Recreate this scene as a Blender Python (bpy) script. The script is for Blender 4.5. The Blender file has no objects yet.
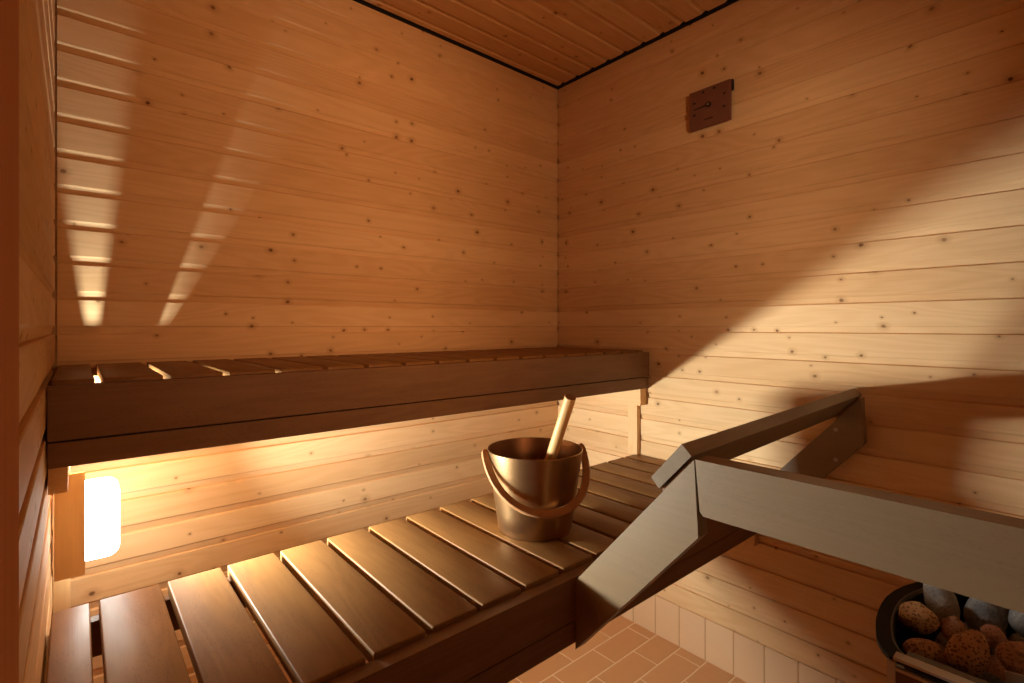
import bpy, bmesh, math, random
from math import sin, cos, pi, radians, atan2, sqrt
from mathutils import Vector, Matrix, noise

random.seed(7)
scene = bpy.context.scene
COL = scene.collection

# ------------------------------------------------------------------ room sizes
XL, XR = -0.039, 1.676        # left and right wall faces
YB, YF = 1.628, -0.50         # back and front wall faces
ZC = 2.268                    # ceiling
CAM_H = 1.173
PITCH = 0.0852                # cladding board pitch
JOINT0 = 1.0700               # height of one board joint

# ------------------------------------------------------------------ materials
class NT:
    def __init__(s, name):
        s.m = bpy.data.materials.new(name); s.m.use_nodes = True
        s.t = s.m.node_tree; s.t.nodes.clear()
        s.out = s.t.nodes.new('ShaderNodeOutputMaterial')
    def n(s, typ, **kw):
        nd = s.t.nodes.new('ShaderNode' + typ)
        for k, v in kw.items(): setattr(nd, k, v)
        return nd
    def link(s, a, b): s.t.links.new(a, b)
    def put(s, sock, v):
        if isinstance(v, bpy.types.NodeSocket): s.link(v, sock)
        else: sock.default_value = v
    def math(s, op, a, b=0.0, c=0.0, clamp=False):
        nd = s.n('Math', operation=op); nd.use_clamp = clamp
        s.put(nd.inputs[0], a); s.put(nd.inputs[1], b); s.put(nd.inputs[2], c)
        return nd.outputs[0]
    def comb(s, x, y, z):
        nd = s.n('CombineXYZ')
        for i, v in enumerate((x, y, z)): s.put(nd.inputs[i], v)
        return nd.outputs[0]
    def mix(s, f, a, b, mode='MIX'):
        nd = s.n('Mix', data_type='RGBA', blend_type=mode)
        s.put(nd.inputs[0], f); s.put(nd.inputs[6], a); s.put(nd.inputs[7], b)
        return nd.outputs[2]
    def noise(s, vec, scale, detail=2.0, rough=0.5, dist=0.0):
        nd = s.n('TexNoise'); s.put(nd.inputs['Vector'], vec)
        nd.inputs['Scale'].default_value = scale; nd.inputs['Detail'].default_value = detail
        nd.inputs['Roughness'].default_value = rough; nd.inputs['Distortion'].default_value = dist
        return nd.outputs[0]
    def ramp(s, f, stops):
        nd = s.n('ValToRGB'); s.put(nd.inputs[0], f); e = nd.color_ramp.elements
        while len(e) < len(stops): e.new(0.5)
        for el, (p, c) in zip(e, stops):
            el.position = p; el.color = c if len(c) == 4 else (*c, 1)
        return nd.outputs[0]
    def bsdf(s, **kw):
        b = s.n('BsdfPrincipled')
        for k, v in kw.items(): s.put(b.inputs[k.replace('_', ' ')], v)
        s.link(b.outputs[0], s.out.inputs[0])
        return b

def C(r, g, b): return (r, g, b, 1.0)

def coords(t, kind='Object'):
    tc = t.n('TexCoord'); sep = t.n('SeparateXYZ'); t.link(tc.outputs[kind], sep.inputs[0])
    return sep.outputs

def pine(name, along, across, joint0, light, dark, knot=(0.105, 0.040, 0.016), rough=0.68):
    """Knotty pine cladding; along/across are axis numbers of the board length and of the board rows."""
    t = NT(name); o = coords(t)
    other = 3 - along - across
    u, v, w = o[along], o[across], o[other]
    fv = t.math('DIVIDE', t.math('SUBTRACT', v, joint0), PITCH)
    idx = t.math('FLOOR', fv)
    wn = t.n('TexWhiteNoise', noise_dimensions='1D'); t.link(t.math('ADD', idx, 3.7), wn.inputs['W'])
    rnd = wn.outputs['Value']
    us = t.math('ADD', u, t.math('MULTIPLY', rnd, 31.0))
    # cathedral growth bands and fine grain
    big = t.noise(t.comb(t.math('MULTIPLY', us, 1.1), t.math('MULTIPLY', v, 9.0), t.math('MULTIPLY', idx, 3.1)), 1.0, 2.0, 0.5, 0.3)
    bands = t.math('MULTIPLY_ADD', t.math('SINE', t.math('MULTIPLY', big, 85.0)), 0.5, 0.5)
    fine = t.noise(t.comb(t.math('MULTIPLY', us, 5.0), t.math('MULTIPLY', v, 260.0), idx), 1.0, 3.0, 0.6)
    patch = t.noise(t.comb(t.math('MULTIPLY', us, 1.6), t.math('MULTIPLY', v, 5.0), idx), 1.0, 2.0, 0.5)
    f = t.math('MULTIPLY_ADD', bands, 0.22, t.math('MULTIPLY', fine, 0.58))
    f = t.math('ADD', f, t.math('MULTIPLY', t.math('SUBTRACT', patch, 0.5), 0.7))
    f = t.math('ADD', f, t.math('MULTIPLY', t.math('SUBTRACT', rnd, 0.5), 0.55), clamp=True)
    col = t.mix(f, C(*light), C(*dark))
    # knots: small dark cores with a soft darker halo
    vo = t.n('TexVoronoi', voronoi_dimensions='2D'); vo.inputs['Scale'].default_value = 1.0
    warp = t.noise(t.comb(t.math('MULTIPLY', u, 90.0), t.math('MULTIPLY', v, 90.0), 0.0), 1.0, 1.0)
    kx = t.math('ADD', t.math('DIVIDE', us, 0.088), t.math('MULTIPLY', warp, 0.05))
    ky = t.math('ADD', t.math('DIVIDE', v, 0.074), t.math('MULTIPLY', warp, 0.05))
    t.link(t.comb(kx, ky, 0.0), vo.inputs['Vector'])
    vs = t.n('SeparateColor'); t.link(vo.outputs['Color'], vs.inputs[0])
    on = t.math('GREATER_THAN', vs.outputs[0], 0.64)
    rad = t.math('MULTIPLY_ADD', t.math('POWER', vs.outputs[1], 2.5), 0.060, 0.030)
    d = vo.outputs['Distance']
    core = t.math('MULTIPLY', on, t.math('SUBTRACT', 1.0, t.math('DIVIDE', d, rad), clamp=True))
    core = t.math('MULTIPLY', core, 2.4, clamp=True)
    halo = t.math('MULTIPLY', on, t.math('SUBTRACT', 1.0, t.math('DIVIDE', d, t.math('MULTIPLY', rad, 3.2)), clamp=True))
    col = t.mix(t.math('MULTIPLY', halo, 0.55), col, C(dark[0]*0.62, dark[1]*0.52, dark[2]*0.42))
    col = t.mix(t.math('MULTIPLY', core, t.math('MULTIPLY_ADD', vs.outputs[2], 0.45, 0.45)), col, C(*knot))
    bump = t.n('Bump'); bump.inputs['Strength'].default_value = 0.10; bump.inputs['Distance'].default_value = 0.0012
    t.link(t.math('ADD', fine, t.math('MULTIPLY', bands, 0.4)), bump.inputs['Height'])
    t.bsdf(Base_Color=col, Roughness=rough, Normal=bump.outputs[0], Specular_IOR_Level=0.10)
    return t.m

def timber(name, along, light, dark, rough=0.4, spec=0.5, pores=0.0, knots=False, coat=0.0):
    """Planed timber with its grain along one object axis, different from piece to piece."""
    t = NT(name); o = coords(t)
    info = t.n('ObjectInfo'); rnd = info.outputs['Random']
    ax = [0, 1, 2]; ax.remove(along)
    u, a, b = o[along], o[ax[0]], o[ax[1]]
    us = t.math('ADD', u, t.math('MULTIPLY', rnd, 40.0))
    bs = t.math('ADD', t.math('MULTIPLY', b, 22.0), t.math('MULTIPLY', rnd, 11.0))
    big = t.noise(t.comb(t.math('MULTIPLY', us, 1.5), t.math('MULTIPLY', a, 14.0), bs), 1.0, 2.0, 0.5, 0.4)
    bands = t.math('MULTIPLY_ADD', t.math('SINE', t.math('MULTIPLY', big, 55.0)), 0.5, 0.5)
    fine = t.noise(t.comb(t.math('MULTIPLY', us, 9.0), t.math('MULTIPLY', a, 300.0), t.math('MULTIPLY', b, 300.0)), 1.0, 3.0, 0.65)
    patch = t.noise(t.comb(t.math('MULTIPLY', us, 4.0), t.math('MULTIPLY', a, 16.0), bs), 1.0, 3.0, 0.6)
    f = t.math('ADD', t.math('MULTIPLY', bands, 0.22), t.math('MULTIPLY', fine, 0.45))
    f = t.math('ADD', f, t.math('MULTIPLY', t.math('SUBTRACT', patch, 0.5), 0.9))
    f = t.math('ADD', f, t.math('MULTIPLY', t.math('SUBTRACT', rnd, 0.5), 0.25), clamp=True)
    col = t.mix(f, C(*light), C(*dark))
    if pores:
        vo = t.n('TexVoronoi'); vo.inputs['Scale'].default_value = 1.0
        t.link(t.comb(t.math('MULTIPLY', us, 85.0), t.math('MULTIPLY', a, 420.0), t.math('MULTIPLY', b, 420.0)), vo.inputs['Vector'])
        gate = t.math('MULTIPLY', t.math('LESS_THAN', vo.outputs['Distance'], 0.26), t.math('GREATER_THAN', patch, 0.50))
        col = t.mix(t.math('MULTIPLY', gate, pores), col, C(dark[0]*0.35, dark[1]*0.3, dark[2]*0.3))
    bump = t.n('Bump'); bump.inputs['Strength'].default_value = 0.12; bump.inputs['Distance'].default_value = 0.0010
    t.link(t.math('ADD', fine, t.math('MULTIPLY', bands, 0.3)), bump.inputs['Height'])
    rg = t.math('MULTIPLY_ADD', t.math('SUBTRACT', patch, 0.5), 0.28, rough)
    t.bsdf(Base_Color=col, Roughness=rg, Normal=bump.outputs[0], Specular_IOR_Level=spec, Coat_Weight=coat, Coat_Roughness=0.35)
    return t.m

def tiles(name, ux, vx, usize, vsize, u0, v0, bond, colA, colB, grout, joint=0.0035, rough=0.45):
    """Ceramic tiles in the plane of two object axes; bond is the row offset."""
    t = NT(name); o = coords(t)
    fv = t.math('DIVIDE', t.math('SUBTRACT', o[vx], v0), vsize)
    row = t.math('FLOOR', fv)
    odd = t.math('FLOORED_MODULO', row, 2.0)
    fu = t.math('ADD', t.math('DIVIDE', t.math('SUBTRACT', o[ux], u0), usize), t.math('MULTIPLY', odd, bond))
    colm = t.math('FLOOR', fu)
    def edge(f, size):
        fr = t.math('FRACT', f)
        return t.math('MULTIPLY', t.math('MINIMUM', fr, t.math('SUBTRACT', 1.0, fr)), size)
    dist = t.math('MINIMUM', edge(fu, usize), edge(fv, vsize))
    isg = t.math('LESS_THAN', dist, joint / 2)
    wn = t.n('TexWhiteNoise', noise_dimensions='2D'); t.link(t.comb(colm, row, 0.0), wn.inputs['Vector'])
    mott = t.noise(t.comb(o[0], o[1], o[2]), 38.0, 4.0, 0.6)
    col = t.mix(t.math('MULTIPLY_ADD', wn.outputs['Value'], 0.6, t.math('MULTIPLY', mott, 0.4)), C(*colA), C(*colB))
    col = t.mix(isg, col, C(*grout))
    h = t.math('MINIMUM', t.math('DIVIDE', dist, joint), 1.0)
    bump = t.n('Bump'); bump.inputs['Strength'].default_value = 0.6; bump.inputs['Distance'].default_value = 0.002
    t.link(h, bump.inputs['Height'])
    t.bsdf(Base_Color=col, Roughness=t.math('MULTIPLY_ADD', isg, 0.4, rough), Normal=bump.outputs[0])
    return t.m

def plain(name, col, rough=0.5, metal=0.0, spec=0.5, vary=0.12, scale=60.0, stretch=None):
    t = NT(name)
    tc = t.n('TexCoord'); vec = tc.outputs['Object']
    if stretch:
        mp = t.n('Mapping'); t.link(vec, mp.inputs[0]); mp.inputs['Scale'].default_value = stretch; vec = mp.outputs[0]
    f = t.noise(vec, scale, 3.0)
    c = t.mix(f, C(*[x * (1 - vary) for x in col]), C(*[min(1, x * (1 + vary)) for x in col]))
    t.bsdf(Base_Color=c, Roughness=t.math('MULTIPLY_ADD', t.math('SUBTRACT', f, 0.5), vary, rough), Metallic=metal, Specular_IOR_Level=spec)
    return t.m

def rock(name, base, speck, light, amount=0.5):
    t = NT(name); tc = t.n('TexCoord'); vec = tc.outputs['Object']
    big = t.noise(vec, 22.0, 4.0, 0.6)
    small = t.noise(vec, 260.0, 3.0, 0.7)
    col = t.mix(t.ramp(big, [(0.35, (0, 0, 0)), (0.65, (1, 1, 1))]), C(*base), C(*light))
    vo = t.n('TexVoronoi'); vo.inputs['Scale'].default_value = 165.0; t.link(vec, vo.inputs['Vector'])
    pit = t.math('MULTIPLY', t.math('LESS_THAN', t.math('ADD', vo.outputs['Distance'], t.math('MULTIPLY', small, 0.25)), 0.52), amount)
    col = t.mix(pit, col, C(*speck))
    col = t.mix(t.math('MULTIPLY', small, 0.35), col, C(*[x * 0.55 for x in base]))
    bump = t.n('Bump'); bump.inputs['Strength'].default_value = 0.8; bump.inputs['Distance'].default_value = 0.004
    t.link(t.math('ADD', small, big), bump.inputs['Height'])
    t.bsdf(Base_Color=col, Roughness=0.92, Normal=bump.outputs[0], Specular_IOR_Level=0.2)
    return t.m

PL, PD = (0.77, 0.525, 0.285), (0.595, 0.352, 0.162)
M = {}
M['pine_back'] = pine('pine cladding back', 0, 2, JOINT0, PL, PD)
M['pine_side'] = pine('pine cladding side', 1, 2, JOINT0, PL, PD)
M['pine_ceiling'] = pine('pine cladding ceiling', 0, 1, 1.579, PL, PD)
M['pine_x'] = timber('planed pine x', 0, (0.76, 0.50, 0.25), (0.60, 0.34, 0.14), 0.55, 0.3)
M['pine_y'] = timber('planed pine y', 1, (0.76, 0.50, 0.25), (0.60, 0.34, 0.14), 0.55, 0.3)
M['pine_z'] = timber('planed pine z', 2, (0.76, 0.50, 0.25), (0.60, 0.34, 0.14), 0.55, 0.3)
DL, DD = (0.225, 0.116, 0.055), (0.145, 0.070, 0.031)
M['dark_x'] = timber('brown waxed timber x', 0, DL, DD, 0.55, 0.25, pores=0.25)
M['dark_y'] = timber('brown waxed timber y', 1, (0.285, 0.138, 0.042), (0.180, 0.082, 0.024), 0.50, 0.20, pores=0.3)
RL, RD = (0.205, 0.138, 0.078), (0.155, 0.102, 0.056)
M['rail_x'] = timber('brown rail timber x', 0, RL, RD, 0.55, 0.28, pores=0.25)
M['rail_y'] = timber('brown rail timber y', 1, (0.240, 0.157, 0.080), (0.198, 0.127, 0.062), 0.50, 0.45, pores=0.15)
def matt(name, col):
    t = NT(name); o = coords(t)
    f = t.noise(t.comb(t.math('MULTIPLY', o[0], 90.0), t.math('MULTIPLY', o[1], 90.0), t.math('MULTIPLY', o[2], 3.0)), 1.0, 3.0)
    d = t.n('BsdfDiffuse'); t.link(t.mix(f, C(*[c * 0.85 for c in col]), C(*[min(1, c * 1.15) for c in col])), d.inputs[0])
    t.link(d.outputs[0], t.out.inputs[0]); return t.m
M['casing'] = matt('stained casing', (0.56, 0.25, 0.125))
M['floor'] = tiles('terracotta floor tiles', 0, 1, 0.2075, 0.1012, 1.4225, 1.1050, 0.5, (0.66, 0.345, 0.150), (0.56, 0.275, 0.110), (0.82, 0.58, 0.35), joint=0.0050)
M['skirt'] = tiles('beige skirting tiles', 1, 2, 0.1011, 0.30, 1.0097, -0.10, 0.0, (0.66, 0.43, 0.25), (0.60, 0.38, 0.21), (0.46, 0.27, 0.13), joint=0.0048)
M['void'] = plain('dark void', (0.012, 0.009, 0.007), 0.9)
M['copper'] = plain('brushed bronze', (0.47, 0.29, 0.140), 0.34, 1.0, vary=0.10, scale=1.0, stretch=(20, 20, 700))
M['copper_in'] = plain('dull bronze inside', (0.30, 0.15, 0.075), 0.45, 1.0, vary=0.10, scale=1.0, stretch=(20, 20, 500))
M['pivot'] = plain('bronze pivot', (0.30, 0.17, 0.09), 0.35, 1.0)
M['bent'] = timber('bent red-brown wood', 0, (0.52, 0.265, 0.115), (0.38, 0.175, 0.07), 0.42, 0.5)
M['stick'] = timber('turned light wood', 2, (0.60, 0.36, 0.135), (0.47, 0.25, 0.085), 0.5, 0.4)
M['stick_end'] = plain('dark end grain', (0.16, 0.065, 0.025), 0.6, vary=0.3, scale=200)
M['thermo'] = plain('red-brown gauge wood', (0.165, 0.062, 0.037), 0.5, vary=0.2, scale=30, stretch=(1, 1, 14))
M['ink'] = plain('burnt mark', (0.020, 0.008, 0.006), 0.7)
M['steel'] = plain('brushed steel', (0.52, 0.49, 0.46), 0.42, 0.6, vary=0.10, scale=1.0, stretch=(600, 14, 14))
M['steel_dark'] = plain('smoked steel panel', (0.17, 0.13, 0.11), 0.30, 0.9, vary=0.1)
M['black'] = plain('black heater paint', (0.010, 0.009, 0.009), 0.55, spec=0.15)
M['grate'] = plain('sooty grate', (0.15, 0.13, 0.115), 0.6, 0.3)
M['screw'] = plain('zinc screw', (0.5, 0.47, 0.42), 0.35, 1.0)

def emit(name, col, s):
    t = NT(name); e = t.n('Emission'); e.inputs[0].default_value = C(*col); e.inputs[1].default_value = s
    t.link(e.outputs[0], t.out.inputs[0]); return t.m
LAMP, SIDE_BOOST, UP_BOOST, HALL, WORLD = 17.0, 13.5, 7.5, 60.0, 0.02
LAMPC, FILLC = (0.98, 1.035, 0.96), (1.0, 0.485, 0.225)
M['opal'] = emit('glowing opal diffuser', LAMPC, LAMP)

def glass(name):
    t = NT(name)
    tr = t.n('BsdfTransparent'); tr.inputs[0].default_value = C(0.93, 0.95, 0.95)
    gl = t.n('BsdfGlossy'); gl.inputs['Roughness'].default_value = 0.02
    lw = t.n('LayerWeight'); lw.inputs[0].default_value = 0.5
    fr = t.math('MULTIPLY_ADD', t.math('POWER', lw.outputs['Facing'], 5.0), 0.92, 0.04)
    mx = t.n('MixShader'); t.link(fr, mx.inputs[0]); t.link(tr.outputs[0], mx.inputs[1]); t.link(gl.outputs[0], mx.inputs[2])
    t.link(mx.outputs[0], t.out.inputs[0]); return t.m
M['glass'] = glass('clear door glass')

# ------------------------------------------------------------------ mesh helpers
def box(bm, x0, x1, y0, y1, z0, z1):
    vs = [bm.verts.new((x, y, z)) for x in (x0, x1) for y in (y0, y1) for z in (z0, z1)]
    for f in ((0, 1, 3, 2), (4, 6, 7, 5), (0, 4, 5, 1), (2, 3, 7, 6), (0, 2, 6, 4), (1, 5, 7, 3)):
        bm.faces.new([vs[i] for i in f])

def prism(bm, poly, axis, a0, a1):
    """poly: 2-D points in the two other axes (in x, y, z order), extruded along axis."""
    def P(p, a):
        q = [p[0], p[1]]; q.insert(axis, a); return q
    lo = [bm.verts.new(P(p, a0)) for p in poly]; hi = [bm.verts.new(P(p, a1)) for p in poly]
    n = len(poly)
    for i in range(n):
        bm.faces.new((lo[i], lo[(i + 1) % n], hi[(i + 1) % n], hi[i]))
    bm.faces.new(lo[::-1]); bm.faces.new(hi)

def lathe(bm, prof, seg=64, close=False):
    rings = []
    for r, z in prof:
        if r < 1e-6: rings.append([bm.verts.new((0, 0, z))])
        else: rings.append([bm.verts.new((r * cos(2*pi*k/seg), r * sin(2*pi*k/seg), z)) for k in range(seg)])
    for A, B in zip(rings, rings[1:]):
        for k in range(seg):
            k2 = (k + 1) % seg
            if len(A) == 1 and len(B) == 1: continue
            if len(A) == 1: bm.faces.new((A[0], B[k], B[k2]))
            elif len(B) == 1: bm.faces.new((A[k], A[k2], B[0]))
            else: bm.faces.new((A[k], A[k2], B[k2], B[k]))

def tube(bm, p0, p1, r0, r1=None, seg=20, caps=True):
    p0, p1 = Vector(p0), Vector(p1); r1 = r0 if r1 is None else r1
    q = (p1 - p0).to_track_quat('Z', 'Y').to_matrix()
    A = [bm.verts.new(p0 + q @ Vector((r0*cos(2*pi*k/seg), r0*sin(2*pi*k/seg), 0))) for k in range(seg)]
    B = [bm.verts.new(p1 + q @ Vector((r1*cos(2*pi*k/seg), r1*sin(2*pi*k/seg), 0))) for k in range(seg)]
    for k in range(seg): bm.faces.new((A[k], A[(k+1) % seg], B[(k+1) % seg], B[k]))
    if caps: bm.faces.new(A[::-1]); bm.faces.new(B)

def obj(name, bm, mat, parent=None, bevel=0.0, seg=2, smooth=False, loc=(0, 0, 0), sharp=35):
    if bevel:
        bmesh.ops.bevel(bm, geom=[e for e in bm.edges if e.is_manifold and e.calc_face_angle(0) > 0.3], offset=bevel, segments=seg,
                        profile=0.6, affect='EDGES', clamp_overlap=True)
    bmesh.ops.recalc_face_normals(bm, faces=bm.faces[:])
    if smooth or bevel:
        for f in bm.faces: f.smooth = True
        for e in bm.edges:
            if len(e.link_faces) == 2 and e.calc_face_angle(0) > radians(sharp): e.smooth = False
    me = bpy.data.meshes.new(name); bm.to_mesh(me); bm.free()
    for m in (mat if isinstance(mat, (list, tuple)) else [mat]): me.materials.append(m)
    o = bpy.data.objects.new(name, me); COL.objects.link(o); o.location = loc
    if parent is not None: o.parent = parent
    return o

def thing(name, label, cat, loc, group=None):
    o = bpy.data.objects.new(name, None); COL.objects.link(o); o.location = loc
    o.empty_display_size = 0.05
    o['label'] = label; o['category'] = cat
    if group: o['group'] = group
    return o

def struct(name, bm, mat, label=None, **kw):
    o = obj(name, bm, mat, **kw); o['kind'] = 'structure'
    if label: o['label'] = label
    return o

def bx(x0, x1, y0, y1, z0, z1):
    bm = bmesh.new(); box(bm, x0, x1, y0, y1, z0, z1); return bm

# ------------------------------------------------------------------ cladding profile
def cladding(v0, v1, joint0, back, mirror=False):
    """Closed outline (v, depth): depth 0 is the board face, negative runs into the wall."""
    pts = []
    k = math.floor((v0 - joint0) / PITCH) - 1
    unit = [(-0.0035, 0.0), (-0.0016, -0.0014), (-0.0011, -0.0085), (0.0011, -0.0085), (0.0014, -0.0066), (0.0150, -0.0036),
            (0.0158, -0.0033), (0.0172, -0.0020), (0.0186, -0.0007), (0.0200, 0.0)]
    while True:
        z = joint0 + k * PITCH
        if z > v1 + PITCH: break
        for a, d in unit:
            pts.append((z + a, d))
        k += 1
    out = []
    for (a, b) in zip(pts, pts[1:]):
        if b[0] < v0 or a[0] > v1: continue
        if a[0] < v0:
            f = (v0 - a[0]) / (b[0] - a[0]); out.append((v0, a[1] + f * (b[1] - a[1])))
        else: out.append(a)
        if b[0] > v1:
            f = (v1 - a[0]) / (b[0] - a[0]); out.append((v1, a[1] + f * (b[1] - a[1])))
    return out + [(v1, back), (v0, back)]

def merged(pts):
    res = []
    for p in pts:
        if not res or abs(p[0]-res[-1][0]) + abs(p[1]-res[-1][1]) > 1e-6: res.append(p)
    return res

GAP = 0.0035
SK = 0.146                    # skirting tile height
# back wall: outline in (y, z), extruded along x
bm = bmesh.new()
prism(bm, merged([(YB - d, v) for v, d in cladding(SK, ZC - 0.004, JOINT0, -0.016)]), 0, XL + GAP, XR - 0.0015)
box(bm, XL - 0.10, XR + 0.10, YB + 0.016, YB + 0.10, -0.05, 2.40)
struct('wall_back', bm, M['pine_back'], 'back wall of knotty horizontal pine boards behind the upper bench')
# right wall: outline in (x, z), extruded along y
bm = bmesh.new()
prism(bm, merged([(XR - d, v) for v, d in cladding(SK, ZC - 0.004, JOINT0, -0.016)]), 1, YF, YB - 0.0005)
box(bm, XR + 0.016, XR + 0.099, YF, YB + 0.0155, -0.05, 2.40)
struct('wall_right', bm, M['pine_side'], 'right wall of knotty horizontal pine boards with the square thermometer')
# left wall
bm = bmesh.new()
prism(bm, merged([(XL + d, v) for v, d in cladding(SK, ZC - 0.004, JOINT0, -0.016)]), 1, YF, YB - 0.0005)
box(bm, XL - 0.099, XL - 0.016, YF, YB + 0.0155, -0.05, 2.40)
struct('wall_left', bm, M['pine_side'], 'left wall of pine boards seen edge on behind the lamp')
# front wall behind the camera, with the doorway
DX0, DX1, DH = 0.12, 0.80, 1.95
bm = bmesh.new()
box(bm, XL - 0.099, DX0, YF - 0.10, YF - 0.0005, -0.05, 2.40)
box(bm, DX1, XR + 0.099, YF - 0.10, YF - 0.0005, -0.05, 2.40)
box(bm, DX0, DX1, YF - 0.10, YF - 0.0005, DH, 2.40)
struct('wall_front', bm, M['pine_back'])
# unseen added door: wooden leaf, one glass pane sized to shape the fill beam
bm = bmesh.new()
GX0, GX1, GZ0, GZ1 = 0.26, 0.66, 1.22, 1.74
for a in ((DX0 + 0.002, GX0, 0.004, DH - 0.002), (GX1, DX1 - 0.002, 0.004, DH - 0.002), (GX0, GX1, 0.004, GZ0), (GX0, GX1, GZ1, DH - 0.002)):
    box(bm, a[0], a[1], YF - 0.070, YF - 0.030, a[2], a[3])
dr = struct('added_door', bm, M['pine_z'])
obj('glass_pane', bx(GX0 + 0.001, GX1 - 0.001, YF - 0.054, YF - 0.046, GZ0 + 0.001, GZ1 - 0.001), M['glass'], dr)
# ceiling: boards along x, a dark shadow gap left along the walls
bm = bmesh.new()
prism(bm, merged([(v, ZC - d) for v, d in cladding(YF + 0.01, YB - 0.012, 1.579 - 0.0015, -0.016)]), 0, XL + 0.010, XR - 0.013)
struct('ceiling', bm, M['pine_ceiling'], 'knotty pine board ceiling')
bm = bmesh.new(); box(bm, XL - 0.014, XR + 0.014, YF, YB + 0.014, ZC + 0.017, ZC + 0.10)  # near-black sheet and strips paint the shade inside the ceiling gap
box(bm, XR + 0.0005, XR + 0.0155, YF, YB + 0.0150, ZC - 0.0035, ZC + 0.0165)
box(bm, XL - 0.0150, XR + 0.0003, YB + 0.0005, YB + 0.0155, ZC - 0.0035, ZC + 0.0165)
struct('gap_shade', bm, M['void'])
# floor and tiled skirting
bm = bmesh.new(); box(bm, XL - 0.10, XR + 0.10, YF - 0.10, YB + 0.10, -0.05, 0.0)
struct('floor', bm, M['floor'], 'terracotta floor tiles in running bond')
struct('baseboard_right', bx(XR - 0.001, XR + 0.0155, YF, YB - 0.003, 0.0005, SK), M['skirt'], 'row of upright beige tiles along the foot of the right wall')
M['skirt_x'] = tiles('beige skirting tiles back', 0, 2, 0.1011, 0.30, 0.02, -0.10, 0.0, (0.66, 0.43, 0.25), (0.60, 0.38, 0.21), (0.50, 0.31, 0.16))
struct('baseboard_back', bx(XL, XR, YB - 0.001, YB + 0.0155, 0.0005, SK), M['skirt_x'])
struct('baseboard_left', bx(XL - 0.0155, XL + 0.001, YF, YB - 0.003, 0.0005, SK), M['skirt'])
# casing at the left edge of the view
struct('trim_1', bx(XL - 0.0002, -0.0240, -0.30, 0.388, 0.002, ZC - 0.002), M['casing'], 'dark reddish casing board close up at the left edge of the photo', bevel=0.002)

# ------------------------------------------------------------------ benches
def slat_mesh(w, length, th, mat, name='slat'):
    bm = bmesh.new(); box(bm, -w/2, w/2, -length/2, length/2, 0, th)
    bmesh.ops.bevel(bm, geom=bm.edges[:], offset=0.0028, segments=3, profile=0.5, affect='EDGES')
    bmesh.ops.recalc_face_normals(bm, faces=bm.faces[:])
    for f in bm.faces: f.smooth = True
    for e in bm.edges:
        if len(e.link_faces) == 2 and e.calc_face_angle(0) > radians(35): e.smooth = False
    me = bpy.data.meshes.new(name); bm.to_mesh(me); bm.free(); me.materials.append(mat)
    return me

def slats(parent, xs, y0, y1, z0, th, mat):
    cache = {}
    px, py, pz = parent.location
    for x0, x1 in xs:
        key = round(x1 - x0, 4)
        if key not in cache: cache[key] = slat_mesh(x1 - x0, y1 - y0, th, mat)
        o = bpy.data.objects.new('slat', cache[key]); COL.objects.link(o)
        o.parent = parent; o.location = ((x0 + x1)/2 - px, (y0 + y1)/2 - py, z0 - pz)

def rel(parent, x0, x1, y0, y1, z0, z1):
    p = parent.location
    return bx(x0 - p[0], x1 - p[0], y0 - p[1], y1 - p[1], z0 - p[2], z1 - p[2])

def intervals(first, pitch, gap, x0, x1):
    edges, g = [x0], first
    res = []
    while g < x1:
        res.append((edges[-1], g - gap/2)); edges.append(g + gap/2); g += pitch
    if x1 - edges[-1] > 0.02: res.append((edges[-1], x1))
    return res

# upper bench
ub = thing('sauna_bench', 'brown slatted upper bench spanning the back wall, above the glowing lamp', 'bench', (0.82, 1.38, 0.86))
slats(ub, intervals(0.031, 0.1005, 0.0125, XL + 0.006, XR - 0.005), 1.163, 1.612, 1.0570, 0.0240, M['dark_y'])
obj('front_board', rel(ub, XL + 0.0025, XR - 0.003, 1.137, 1.1615, 0.9815, 1.0735), M['dark_x'], ub, 0.003)
obj('front_board', rel(ub, XL + 0.0025, XR - 0.003, 1.141, 1.163, 0.9355, 0.9775), M['dark_x'], ub, 0.003)
obj('bearer', rel(ub, XL + 0.002, -0.0115, 1.172, 1.547, 0.8855, 1.0565), M['pine_y'], ub, 0.002)
obj('bearer', rel(ub, 1.634, XR - 0.002, 1.150, 1.547, 0.8705, 0.9345), M['pine_y'], ub, 0.002)
obj('bearer', rel(ub, 1.640, XR - 0.002, 1.172, 1.547, 0.9355, 1.0565), M['pine_y'], ub, 0.002)
obj('ledger', rel(ub, XL + 0.002, XR - 0.002, 1.5490, 1.626, 0.985, 1.0565), M['pine_x'], ub, 0.002)
obj('crossbar', rel(ub, XL + 0.004, XR - 0.004, 1.1640, 1.1710, 0.955, 1.030), M['dark_x'], ub)  # unseen strip added to block lamp light between the front boards
obj('support_post', rel(ub, 1.655, XR - 0.0015, 1.180, 1.222, 0.6735, 0.870), M['pine_z'], ub, 0.002)
obj('support_post', rel(ub, XL + 0.0015, -0.0105, 1.455, 1.500, 0.001, 0.885), M['pine_z'], ub, 0.002)
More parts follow.
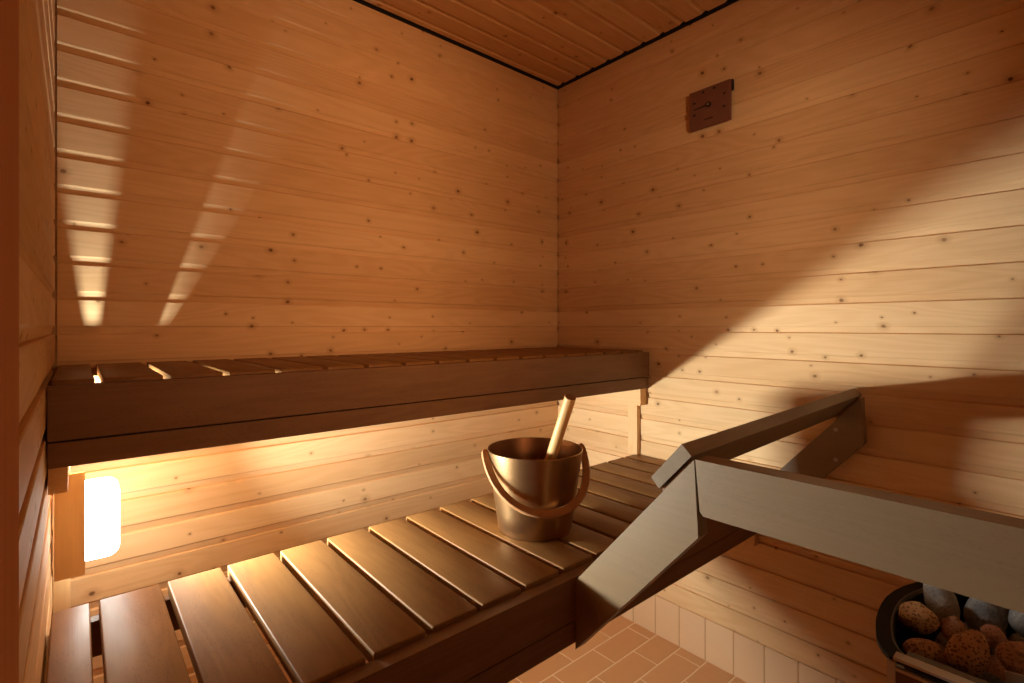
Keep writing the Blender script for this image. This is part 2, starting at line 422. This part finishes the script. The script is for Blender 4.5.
# lower bench
lb = thing('sauna_bench', 'brown slatted lower bench in front, carrying the bucket', 'bench', (0.82, 0.95, 0.46))
slats(lb, intervals(0.0245, 0.1046, 0.0125, XL + 0.006, XR - 0.005), 0.7245, 1.196, 0.6490, 0.0240, M['dark_y'])
obj('front_board', rel(lb, XL + 0.0025, XR - 0.003, 0.6950, 0.7220, 0.579, 0.6655), M['dark_x'], lb, 0.004)
obj('front_board', rel(lb, XL + 0.0025, XR - 0.003, 0.6970, 0.7220, 0.532, 0.575), M['dark_x'], lb, 0.003)
for a in ((XL + 0.002, -0.009), (1.642, XR - 0.002)):
    obj('bearer', rel(lb, a[0], a[1], 0.724, 1.166, 0.470, 0.6488), M['pine_y'], lb, 0.002)
obj('back_rail', rel(lb, XL + 0.004, XR - 0.004, 1.168, 1.190, 0.585, 0.6486), M['dark_x'], lb, 0.002)
for x in (0.55, 1.10):
    obj('crossbar', rel(lb, x, x + 0.035, 0.724, 1.166, 0.575, 0.6488), M['pine_y'], lb, 0.002)

# ------------------------------------------------------------------ railing round the stove
RX = 0.765
rg = thing('safety_railing', 'brown board railing with sloping legs, guarding the stone filled heater', 'railing', (RX, 0.69, 0.522))
def local(poly, o): return [(a - o.location[1], b - o.location[2]) for a, b in poly]
LEGP = [(0.6940, 0.6590), (0.6940, 0.5200), (0.4272, 0.8300), (0.4345, 0.9550)]
for x0, x1 in ((RX, RX + 0.030), (1.645, XR - 0.001)):
    dz = 0.020 if x0 > 1 else 0.0
    bm = bmesh.new(); prism(bm, local([(a, b + dz) for a, b in LEGP], rg), 0, x0 - RX, x1 - RX)
    lg = obj('leg', bm, M['rail_y'], rg, 0.0022)
    if x0 > 1:
        for by, bz in ((0.4954, 0.8785), (0.4954, 0.7928)):
            bm = bmesh.new()
            tube(bm, (x0 - RX - 0.0025, by - 0.69, bz - 0.522), (x0 - RX + 0.004, by - 0.69, bz - 0.522), 0.0055, seg=16)
            obj('bolt', bm, M['screw'], lg, 0.0008, 1)
# hand rail lying on the slope of the legs
tl = Vector((0.5162 - 0.4566, 0.9088 - 0.9772)); tl.normalize()
nn = Vector((-0.0173, -0.0173)); 
RAILP = [(0.5162, 0.9088), (0.5000, 0.8924), (0.4393, 0.9599), (0.4566, 0.9772)]
bm = bmesh.new(); prism(bm, local(RAILP, rg), 0, 0.0, XR - 0.002 - RX)
for v in bm.verts: v.co.z += 0.0215 * v.co.x / 0.909
obj('handrail', bm, M['rail_x'], rg, 0.0055, 3)
bm = bmesh.new(); prism(bm, local([(0.4985, 0.8905), (0.4905, 0.8830), (0.4385, 0.9440), (0.4445, 0.9520)], rg), 0, 0.006, 0.026)
obj('spacer', bm, M['dark_x'], rg)
bm = bmesh.new(); prism(bm, local([(0.4985, 0.8905), (0.4905, 0.8830), (0.4385, 0.9440), (0.4445, 0.9520)], rg), 0, 1.650 - RX, 1.670 - RX)
for v in bm.verts: v.co.z += 0.0205
obj('spacer', bm, M['dark_x'], rg)
bm = bmesh.new()
prism(bm, local([(0.4325, 0.9560), (0.4245, 0.8735), (0.4185, 0.8670), (YF + 0.002, 0.8680), (YF + 0.002, 0.9590)], rg), 0, 0.0, 0.040)
obj('guard_board', bm, M['rail_y'], rg, 0.0035, 3)

# ------------------------------------------------------------------ lamp
lp = thing('sauna_lamp', 'glowing white wall lamp behind a small wooden shade, under the upper bench', 'lamp', (-0.01, 1.41, 0.655))
def lrel(*a): return rel(lp, *a)
obj('shade_board', lrel(-0.0345, 0.0135, 1.383, 1.394, 0.6555, 0.8690), M['pine_z'], lp, 0.0012)
obj('mount', lrel(-0.0345, -0.006, 1.3945, 1.440, 0.672, 0.846), M['pine_z'], lp, 0.0015)
bm = bmesh.new()
R = 0.022; pts = []
x0, x1, z0, z1 = -0.004, 0.0715, 0.678, 0.839
for cx, cz, a0 in ((x1 - R, z1 - R, 0), (x0 + R, z1 - R, 90), (x0 + R, z0 + R, 180), (x1 - R, z0 + R, 270)):
    for k in range(7):
        a = radians(a0 + 15 * k); pts.append((cx + R * cos(a) + 0.01, cz + R * sin(a) - 0.655))
prism(bm, pts, 1, 1.396 - 1.41, 1.440 - 1.41)
obj('diffuser', bm, M['opal'], lp, 0.006, 3, smooth=True)

# ------------------------------------------------------------------ bucket and ladle
BZ = 0.6735
BC = Vector((0.866, 0.921, BZ))
bk = thing('sauna_bucket', 'bronze metal bucket with a bent wooden handle, standing on the lower bench', 'bucket', BC)
H = 0.198
def rr(z): return 0.0905 + (0.1185 - 0.0905) * z / H
bm = bmesh.new()
lathe(bm, [(0, 0.002), (0.080, 0.002), (0.0865, 0.0), (0.0895, 0.0012), (0.0908, 0.004), (rr(0.05), 0.05), (rr(0.10), 0.10), (rr(0.15), 0.15),
           (rr(H) - 0.0002, H - 0.004), (rr(H), H - 0.0014), (rr(H) - 0.0012, H), (rr(H) - 0.0028, H - 0.0012)], 96)
obj('shell', bm, M['copper'], bk, smooth=True)
bm = bmesh.new()
lathe(bm, [(rr(H) - 0.0028, H - 0.0012), (rr(0.15) - 0.003, 0.15), (rr(0.10) - 0.003, 0.10), (rr(0.05) - 0.003, 0.05), (rr(0.006) - 0.004, 0.008), (0.082, 0.005), (0, 0.005)], 96)
obj('liner', bm, M['copper_in'], bk, smooth=True)
va = radians(43.2 - 17.0)                     # the bow hangs a little turned
right = Vector((cos(va), -sin(va), 0)); toward = Vector((-sin(va), -cos(va), 0)); up = Vector((0, 0, 1))
PZ = 0.188
def handle_pt(s):
    """s from -1 (left pivot) to 1 (right pivot) along the drooping bow."""
    a = s * pi / 2
    x = 0.1255 * (abs(sin(a)) ** 0.92) * (1 if s > 0 else -1)
    drop = abs(cos(a)) ** 0.92
    return right * x + toward * (0.120 * drop) + up * (PZ - 0.112 * drop)
bm = bmesh.new()
N = 72; rows = []
pn = (toward * 0.68 + up * 0.73).normalized()        # normal of the bow's plane
pts = [handle_pt(-1 + 2 * k / N) for k in range(N + 1)]
e0 = (pts[0] - pts[1]).normalized(); e1 = (pts[-1] - pts[-2]).normalized()
pts = [pts[0] + e0 * 0.013, pts[0] + e0 * 0.0105, pts[0] + e0 * 0.006] + pts + [pts[-1] + e1 * 0.006, pts[-1] + e1 * 0.0105, pts[-1] + e1 * 0.013]
for i, p in enumerate(pts):
    tan = (pts[min(i + 1, len(pts) - 1)] - pts[max(i - 1, 0)]).normalized()
    out = tan.cross(pn).normalized()                 # across the strap, within the bow's plane
    wn = out.cross(tan).normalized()
    hw = 0.0090; ht = 0.0048
    j = min(i, len(pts) - 1 - i)
    if j < 3: hw = (0.0030, 0.0062, 0.0084)[j]
    ring = []
    for a, b in ((-1, -0.6), (-0.8, -1.0), (0.8, -1.0), (1, -0.6), (1, 0.6), (0.8, 1.0), (-0.8, 1.0), (-1, 0.6)):
        ring.append(bm.verts.new(p + out * (hw * a) + wn * (ht * b)))
    rows.append(ring)
for A, B in zip(rows, rows[1:]):
    for k in range(8): bm.faces.new((A[k], A[(k + 1) % 8], B[(k + 1) % 8], B[k]))
bm.faces.new(rows[0][::-1]); bm.faces.new(rows[-1])
hd = obj('handle', bm, M['bent'], bk, smooth=True, sharp=40)
for sgn in (-1, 1):
    bm = bmesh.new()
    tube(bm, right * (sgn * 0.1155) + up * PZ, right * (sgn * 0.1285) + up * PZ, 0.0042, seg=16)
    obj('pivot', bm, M['pivot'], bk, smooth=True)

# ladle leaning in the bucket
CY, CF, CX0, CY0 = radians(40.66), 507.0, 512.0, 326.5
def pix(x, y, z=None, depth=None):
    a, b = (x - CX0) / CF, -(y - CY0) / CF
    r = Vector((sin(CY) + a * cos(CY), cos(CY) - a * sin(CY), b))
    t = depth if depth else (z - CAM_H) / b
    return Vector((r.x * t, r.y * t, CAM_H + b * t))
P1 = pix(551.5, 456.0, z=BZ + H); ltop = pix(570.5, 397.0, depth=1.110)
ldir = (ltop - P1).normalized(); P0 = P1 - ldir * 0.175
ld = thing('ladle', 'ladle with a round light wood handle, leaning in the bronze bucket', 'ladle', P0)
q = ldir.to_track_quat('Z', 'Y')
Lh = (ltop - P0).length
bm = bmesh.new()
lathe(bm, [(0, 0.085), (0.0085, 0.085), (0.0120, 0.090), (0.0126, 0.13), (0.0130, Lh - 0.0015), (0.0127, Lh - 0.0004), (0.0122, Lh)], 28)
st = obj('handle', bm, M['stick'], ld, smooth=True); st.rotation_mode = 'QUATERNION'; st.rotation_quaternion = q
bm = bmesh.new(); lathe(bm, [(0.0123, Lh + 0.0002), (0.0, Lh + 0.0006)], 28)
se = obj('end_grain', bm, M['stick_end'], st)
bm = bmesh.new(); tube(bm, (0, 0, 0.012), (0, 0, 0.086), 0.004, seg=14)
sh = obj('shank', bm, M['pivot'], ld, smooth=True); sh.rotation_mode = 'QUATERNION'; sh.rotation_quaternion = q
bm = bmesh.new(); lathe(bm, [(0, 0.0), (0.018, 0.002), (0.028, 0.012), (0.032, 0.026), (0.0305, 0.026), (0.0265, 0.0135), (0.017, 0.004), (0, 0.002)], 36)
obj('scoop', bm, M['copper_in'], ld, smooth=True, loc=(-0.006, -0.004, -0.0190))

# ------------------------------------------------------------------ thermometer
th = thing('thermometer', 'square red-brown wooden thermometer high on the right wall', 'thermometer', (XR, 0.88, 1.866))
def trel(x0, x1, y0, y1, z0, z1): return rel(th, x0, x1, y0, y1, z0, z1)
TX = 1.654
bm = bmesh.new()
prism(bm, [(TX - XR, 1.879 - 1.866), (TX - XR, 2.000 - 1.866), (TX - XR + 0.012, 2.000 - 1.866), (TX - XR + 0.012, 1.8665 - 1.866), (TX - XR + 0.0085, 1.8665 - 1.866)], 1, 0.8095 - 0.88, 0.9575 - 0.88)
obj('dial_plate', bm, M['thermo'], th, 0.0012)
obj('backing', trel(TX + 0.0102, XR - 0.0005, 0.8055, 0.9300, 1.9670, 2.0020), M['void'], th, 0.001)
cy, cz = 0.8835, 1.9385
def ring_tick(y, z, w=0.004, h=0.004):
    obj('tick', trel(TX - 0.0012, TX + 0.0005, y - w/2, y + w/2, z - h/2, z + h/2), M['ink'], th)
for ty, tz in ((0.938, 1.9585), (0.905, 1.9880), (0.864, 1.9890), (0.829, 1.9580), (0.829, 1.9155), (0.938, 1.9170)):
    ring_tick(ty, tz, 0.0085, 0.0062)
ring_tick(0.885, 1.891, 0.030, 0.0038)
bm = bmesh.new(); prism(bm, [(cy + 0.002, cz + 0.002), (cy + 0.002, cz - 0.002), (cy + 0.053, cz - 0.0050), (cy + 0.053, cz - 0.0020)], 0, TX - 0.0045, TX - 0.0030)
bmesh.ops.translate(bm, verts=bm.verts, vec=-Vector(th.location))
obj('needle', bm, M['ink'], th)
bm = bmesh.new(); tube(bm, (TX - 0.007 - XR, cy - 0.88, cz - 1.866), (TX - XR + 0.001, cy - 0.88, cz - 1.866), 0.0085, seg=24)
nb = obj('hub', bm, M['ink'], th, 0.001)
bm = bmesh.new(); tube(bm, (TX - 0.0085 - XR, cy - 0.88, cz - 1.866), (TX - 0.0068 - XR, cy - 0.88, cz - 1.866), 0.0040, seg=20)
obj('pin', bm, M['screw'], nb, 0.0006)

# ------------------------------------------------------------------ heater with stones
SZ = 0.567
sv = thing('sauna_heater', 'electric heater with a stainless steel front and black curved sides by the right wall', 'heater', (1.36, 0.045, 0.0))
SXF, SYC = 1.141, 0.045
def outline(off):
    """Plan of the casing (x, y): flat front at SXF, sides bowing outwards, shrunk by off."""
    half = [(1.1335, 0.2095), (1.1500, 0.2235), (1.1753, 0.2375), (1.2000, 0.2455), (1.2246, 0.2520), (1.2550, 0.2590), (1.2921, 0.2645), (1.3350, 0.2685), (1.3765, 0.2690), (1.4185, 0.2650), (1.4585, 0.2570), (1.5194, 0.2370), (1.5650, 0.2190), (1.6100, 0.2020)]
    c = Vector((1.38, 0.0))
    res = []
    for x, y in half:
        sx = 1 - off / 0.235; sy = 1 - off / 0.235
        res.append((c.x + (x - c.x) * sx, SYC + y * sy))
    return res + [(x, 2 * SYC - y) for x, y in reversed(res)]
def shell(bm, po, pi_, z0, z1):
    n = len(po)
    A = [[bm.verts.new((p[0] - 1.36, p[1] - 0.045, z)) for p in pl] for pl, z in ((po, z0), (po, z1), (pi_, z1), (pi_, z0))]
    for i in range(4):
        for k in range(n):
            bm.faces.new((A[i][k], A[i][(k + 1) % n], A[(i + 1) % 4][(k + 1) % n], A[(i + 1) % 4][k]))
bm = bmesh.new(); shell(bm, outline(0.0215), outline(0.025), 0.14, SZ - 0.0075)
obj('casing', bm, M['black'], sv, smooth=True)
bm = bmesh.new(); shell(bm, outline(-0.001), outline(0.020), SZ - 0.007, SZ + 0.001)
obj('rim', bm, M['black'], sv, smooth=True)
bm = bmesh.new(); shell(bm, outline(0.0195), outline(0.0215), 0.53, SZ + 0.0016)
obj('liner', bm, M['grate'], sv, smooth=True)
# steel front: flange, frame and panel
def srel(x0, x1, y0, y1, z0, z1): return rel(sv, x0, x1, y0, y1, z0, z1)
fy0, fy1 = SYC - 0.2035, SYC + 0.2035
obj('front_flange', srel(SXF - 0.012, SXF + 0.012, fy0, fy1, SZ - 0.001, SZ + 0.0040), M['steel'], sv, 0.001)
obj('front_frame', srel(SXF - 0.0150, SXF - 0.0080, fy1 - 0.004, fy1 + 0.0085, 0.15, SZ - 0.0045), M['steel'], sv, 0.0012)
obj('front_frame', srel(SXF - 0.0150, SXF - 0.0080, fy0 - 0.0085, fy0 + 0.004, 0.15, SZ - 0.0045), M['steel'], sv, 0.0012)
obj('front_frame', srel(SXF - 0.0150, SXF - 0.0080, fy0 + 0.0045, fy1 - 0.0045, SZ - 0.0180, SZ - 0.0125), M['steel'], sv, 0.0012)
obj('front_panel', srel(SXF - 0.0125, SXF - 0.0080, fy0 + 0.0045, fy1 - 0.0045, 0.15, SZ - 0.0185), M['steel_dark'], sv, 0.001)
# perforated plate inside the front edge
def perforated():
    bm = bmesh.new()
    x0, x1, z = SXF + 0.014, SXF + 0.050, SZ - 0.006
    nh = 20; w = (fy1 - fy0 - 0.02) / nh
    for i in range(nh):
        a, b = fy0 + 0.01 + i * w, fy0 + 0.01 + (i + 1) * w
        cx, cyy, r = (x0 + x1) / 2 - 0.004, (a + b) / 2, 0.0056
        ring = [bm.verts.new((cx + r * cos(2*pi*k/16) - 1.36, cyy + r * sin(2*pi*k/16) - 0.045, z)) for k in range(16)]
        sq = []
        for k in range(16):
            c_, s_ = cos(2*pi*k/16), sin(2*pi*k/16); m = max(abs(c_), abs(s_))
            px = cx + c_ / m * ((x1 - cx) if c_ > 0 else (cx - x0)); py = cyy + s_ / m * w / 2
            sq.append(bm.verts.new((px - 1.36, py - 0.045, z)))
        for k in range(16): bm.faces.new((ring[k], ring[(k+1) % 16], sq[(k+1) % 16], sq[k]))
    bmesh.ops.remove_doubles(bm, verts=bm.verts, dist=1e-5)
    r = bmesh.ops.extrude_face_region(bm, geom=bm.faces[:])
    bmesh.ops.translate(bm, verts=[v for v in r['geom'] if isinstance(v, bmesh.types.BMVert)], vec=(0, 0, -0.0012))
    return bm
obj('perforated_plate', perforated(), M['grate'], sv)
bm = bmesh.new(); shell(bm, outline(0.027), outline(0.17), 0.446, 0.451)
obj('grate', bm, M['black'], sv)
# folded steel splash plate standing in the stones near the front
bm = bmesh.new()
prism(bm, [(0.005, 0.540), (0.107, 0.545), (0.110, 0.577), (0.072, 0.583), (0.005, 0.583)], 0, 1.219, 1.2215)
bmesh.ops.translate(bm, verts=bm.verts, vec=(-1.36, -0.045, 0))
obj('splash_plate', bm, M['steel'], sv, 0.0006, 1)
for x in (1.20, 1.56):
    for y in (SYC - 0.15, SYC + 0.13):
        obj('foot', srel(x - 0.012, x + 0.012, y, y + 0.02, 0.0005, 0.141), M['black'], sv)

ROCKS = {
 'tan': rock('tan speckled stone', (0.574, 0.355, 0.169), (0.119, 0.059, 0.030), (0.776, 0.540, 0.288), 0.75),
 'brown': rock('brown speckled stone', (0.405, 0.194, 0.092), (0.068, 0.030, 0.018), (0.540, 0.288, 0.135), 0.8),
 'rust': rock('rusty stone', (0.338, 0.177, 0.101), (0.101, 0.051, 0.034), (0.456, 0.236, 0.135), 0.5),
 'grey': rock('grey stone', (0.210, 0.183, 0.162), (0.094, 0.084, 0.074), (0.419, 0.376, 0.314), 0.35),
 'slate': rock('slate stone', (0.152, 0.141, 0.136), (0.063, 0.057, 0.053), (0.272, 0.251, 0.224), 0.4),
 'pink': rock('pinkish stone', (0.371, 0.211, 0.160), (0.169, 0.085, 0.068), (0.490, 0.288, 0.220), 0.4),
}
def stone(pos, size, rot, mat, seed, label, rough=0.16, cone=0.0):
    bm = bmesh.new(); bmesh.ops.create_icosphere(bm, subdivisions=4, radius=1.0)
    rnd = random.Random(seed)
    off = Vector((rnd.uniform(0, 50), rnd.uniform(0, 50), rnd.uniform(0, 50)))
    cuts = [(Vector((rnd.gauss(0, 1), rnd.gauss(0, 1), rnd.gauss(0, 1))).normalized(), rnd.uniform(0.74, 0.93)) for _ in range(7)]
    for v in bm.verts:
        p = v.co.copy()
        for n, d in cuts:                         # flattened facets
            h = p.dot(n) - d
            if h > 0: p -= n * h * 0.8
        p *= 1 + rough * noise.noise(p * 1.3 + off) + 0.05 * noise.noise(p * 4 + off)
        if cone:
            k = 1 - cone * max(-0.2, p.z)
            p.x *= k; p.y *= k
        v.co = Vector((p.x * size[0], p.y * size[1], p.z * size[2]))
    for f in bm.faces: f.smooth = True
    o = obj('stone', bm, ROCKS[mat])
    o.location = pos; o.rotation_euler = [radians(a) for a in rot]
    o['label'] = label; o['category'] = 'stone'; o['group'] = 'stones piled in the heater'
    return o
def top(px, py, z, *args, **kw):
    """A stone of the top layer, at the point where the sight line through the photo meets height z."""
    return stone(pix(px, py, z=z), *args, **kw)
top(917, 616.5, 0.566, (0.035, 0.026, 0.035), (15, 28, -62), 'tan', 11, 'pale tan speckled stone against the curved black rim, leftmost of the pile')
top(922, 650, 0.550, (0.034, 0.022, 0.021), (0, 6, -40), 'brown', 12, 'flat brown oval stone just behind the perforated steel strip')
top(940, 601, 0.575, (0.033, 0.028, 0.054), (-8, 24, 30), 'grey', 13, 'big grey stone with a whitish top, behind the tan speckled one', 0.12, 0.2)
top(955, 632, 0.552, (0.028, 0.022, 0.029), (0, 0, 30), 'rust', 14, 'rusty stone wedged at the middle of the pile, below the whitish topped one')
top(966.5, 653, 0.564, (0.033, 0.031, 0.041), (6, 18, -30), 'brown', 15, 'large brown stone with dark speckles, foremost near the steel flange')
top(985, 612, 0.578, (0.028, 0.036, 0.054), (-10, -8, 40), 'slate', 16, 'pointed slate grey stone, peaked like a triangle', 0.08, 0.48)
top(994.5, 637.5, 0.574, (0.022, 0.021, 0.021), (0, 0, 0), 'pink', 17, 'small smooth pinkish stone in front of the pointed slate one')
top(1032, 622, 0.587, (0.034, 0.030, 0.036), (0, 20, 70), 'slate', 18, 'rounded dull grey stone at the right edge of the photo')
top(1020, 661, 0.575, (0.032, 0.032, 0.032), (10, -10, 30), 'rust', 19, 'brown stone beside the folded steel plate, lowest at the right edge')
top(999, 605, 0.556, (0.030, 0.030, 0.032), (0, 0, 10), 'slate', 20, 'dark grey stone at the back of the pile, under the railing board')
# stones of the lower layer that carry the ones on top
for i, (p, s) in enumerate([((1.255, 0.190, 0.494), 0.032), ((1.325, 0.212, 0.494), 0.033), ((1.395, 0.205, 0.494), 0.033), ((1.470, 0.200, 0.494), 0.033), ((1.545, 0.170, 0.494), 0.033),
                            ((1.225, 0.120, 0.494), 0.032), ((1.295, 0.130, 0.494), 0.033), ((1.365, 0.132, 0.494), 0.033), ((1.440, 0.128, 0.494), 0.033), ((1.515, 0.100, 0.494), 0.033),
                            ((1.250, 0.045, 0.494), 0.033), ((1.325, 0.055, 0.494), 0.033), ((1.400, 0.055, 0.494), 0.033), ((1.475, 0.030, 0.494), 0.033)]):
    stone(p, (s, s, s * 0.95), (i * 37, i * 53, i * 71), ('slate', 'rust', 'grey')[i % 3], 40 + i, 'shaded stone deep down in the heater under the top layer')

# ------------------------------------------------------------------ world, lights, camera
w = bpy.data.worlds.new('dim fill world'); scene.world = w; w.use_nodes = True  # dim warm ambient added as fill, tinted like the fill light
bg = w.node_tree.nodes['Background']; bg.inputs[0].default_value = (*FILLC, 1); bg.inputs[1].default_value = WORLD

def area(name, loc, rot, sx, sy, energy, color, spread=180):
    al = bpy.data.lights.new(name, 'AREA'); al.shape = 'RECTANGLE'; al.size = sx; al.size_y = sy
    al.energy = energy; al.color = color; al.spread = radians(spread)
    ao = bpy.data.objects.new(name, al); COL.objects.link(ao)
    ao.location = loc; ao.rotation_euler = [radians(v) for v in rot]
    return ao
# unseen fill lights added beyond the door to brighten the upper walls
area('fill_light', (0.27, -1.70, 1.42), (90, 0, 0), 0.5, 0.32, HALL, FILLC)
area('fill_light', (-0.74, -1.70, 1.40), (90, 0, 0), 0.80, 0.45, HALL * 1.55, (1.0, 0.64, 0.38))
# added boost lights beside and above the diffuser, strengthening the wall lamp's throw
sb = area('lamp_boost', (0.0790, 1.404, 0.764), (0, 0, 0), 0.036, 0.155, SIDE_BOOST, LAMPC, 122)
sb.rotation_euler = Vector((0.90, -0.42, 0.19)).to_track_quat('-Z', 'Z').to_euler()
area('lamp_boost', (0.034, 1.418, 0.8410), (180, 0, 0), 0.050, 0.034, UP_BOOST, LAMPC, 120)

cam = bpy.data.cameras.new('camera'); co = bpy.data.objects.new('camera', cam); COL.objects.link(co)
co.location = (0, 0, CAM_H); co.rotation_euler = (radians(90), 0, -CY)
cam.sensor_width = 36.0; cam.lens = CF / 1024.0 * 36.0
cam.shift_y = -(341.5 - CY0) / 1024.0
cam.clip_start = 0.005; cam.clip_end = 50
scene.camera = co

vs = scene.view_settings
vs.view_transform = 'Standard'; vs.look = 'None'; vs.gamma = 1.0; vs.use_curve_mapping = False; vs.exposure = 0.0
cy_ = scene.cycles
cy_.max_bounces = 16; cy_.diffuse_bounces = 10; cy_.glossy_bounces = 6; cy_.transparent_max_bounces = 12
cy_.caustics_reflective = True; cy_.blur_glossy = 0.6; cy_.caustics_refractive = False
cy_.sample_clamp_indirect = 8.0
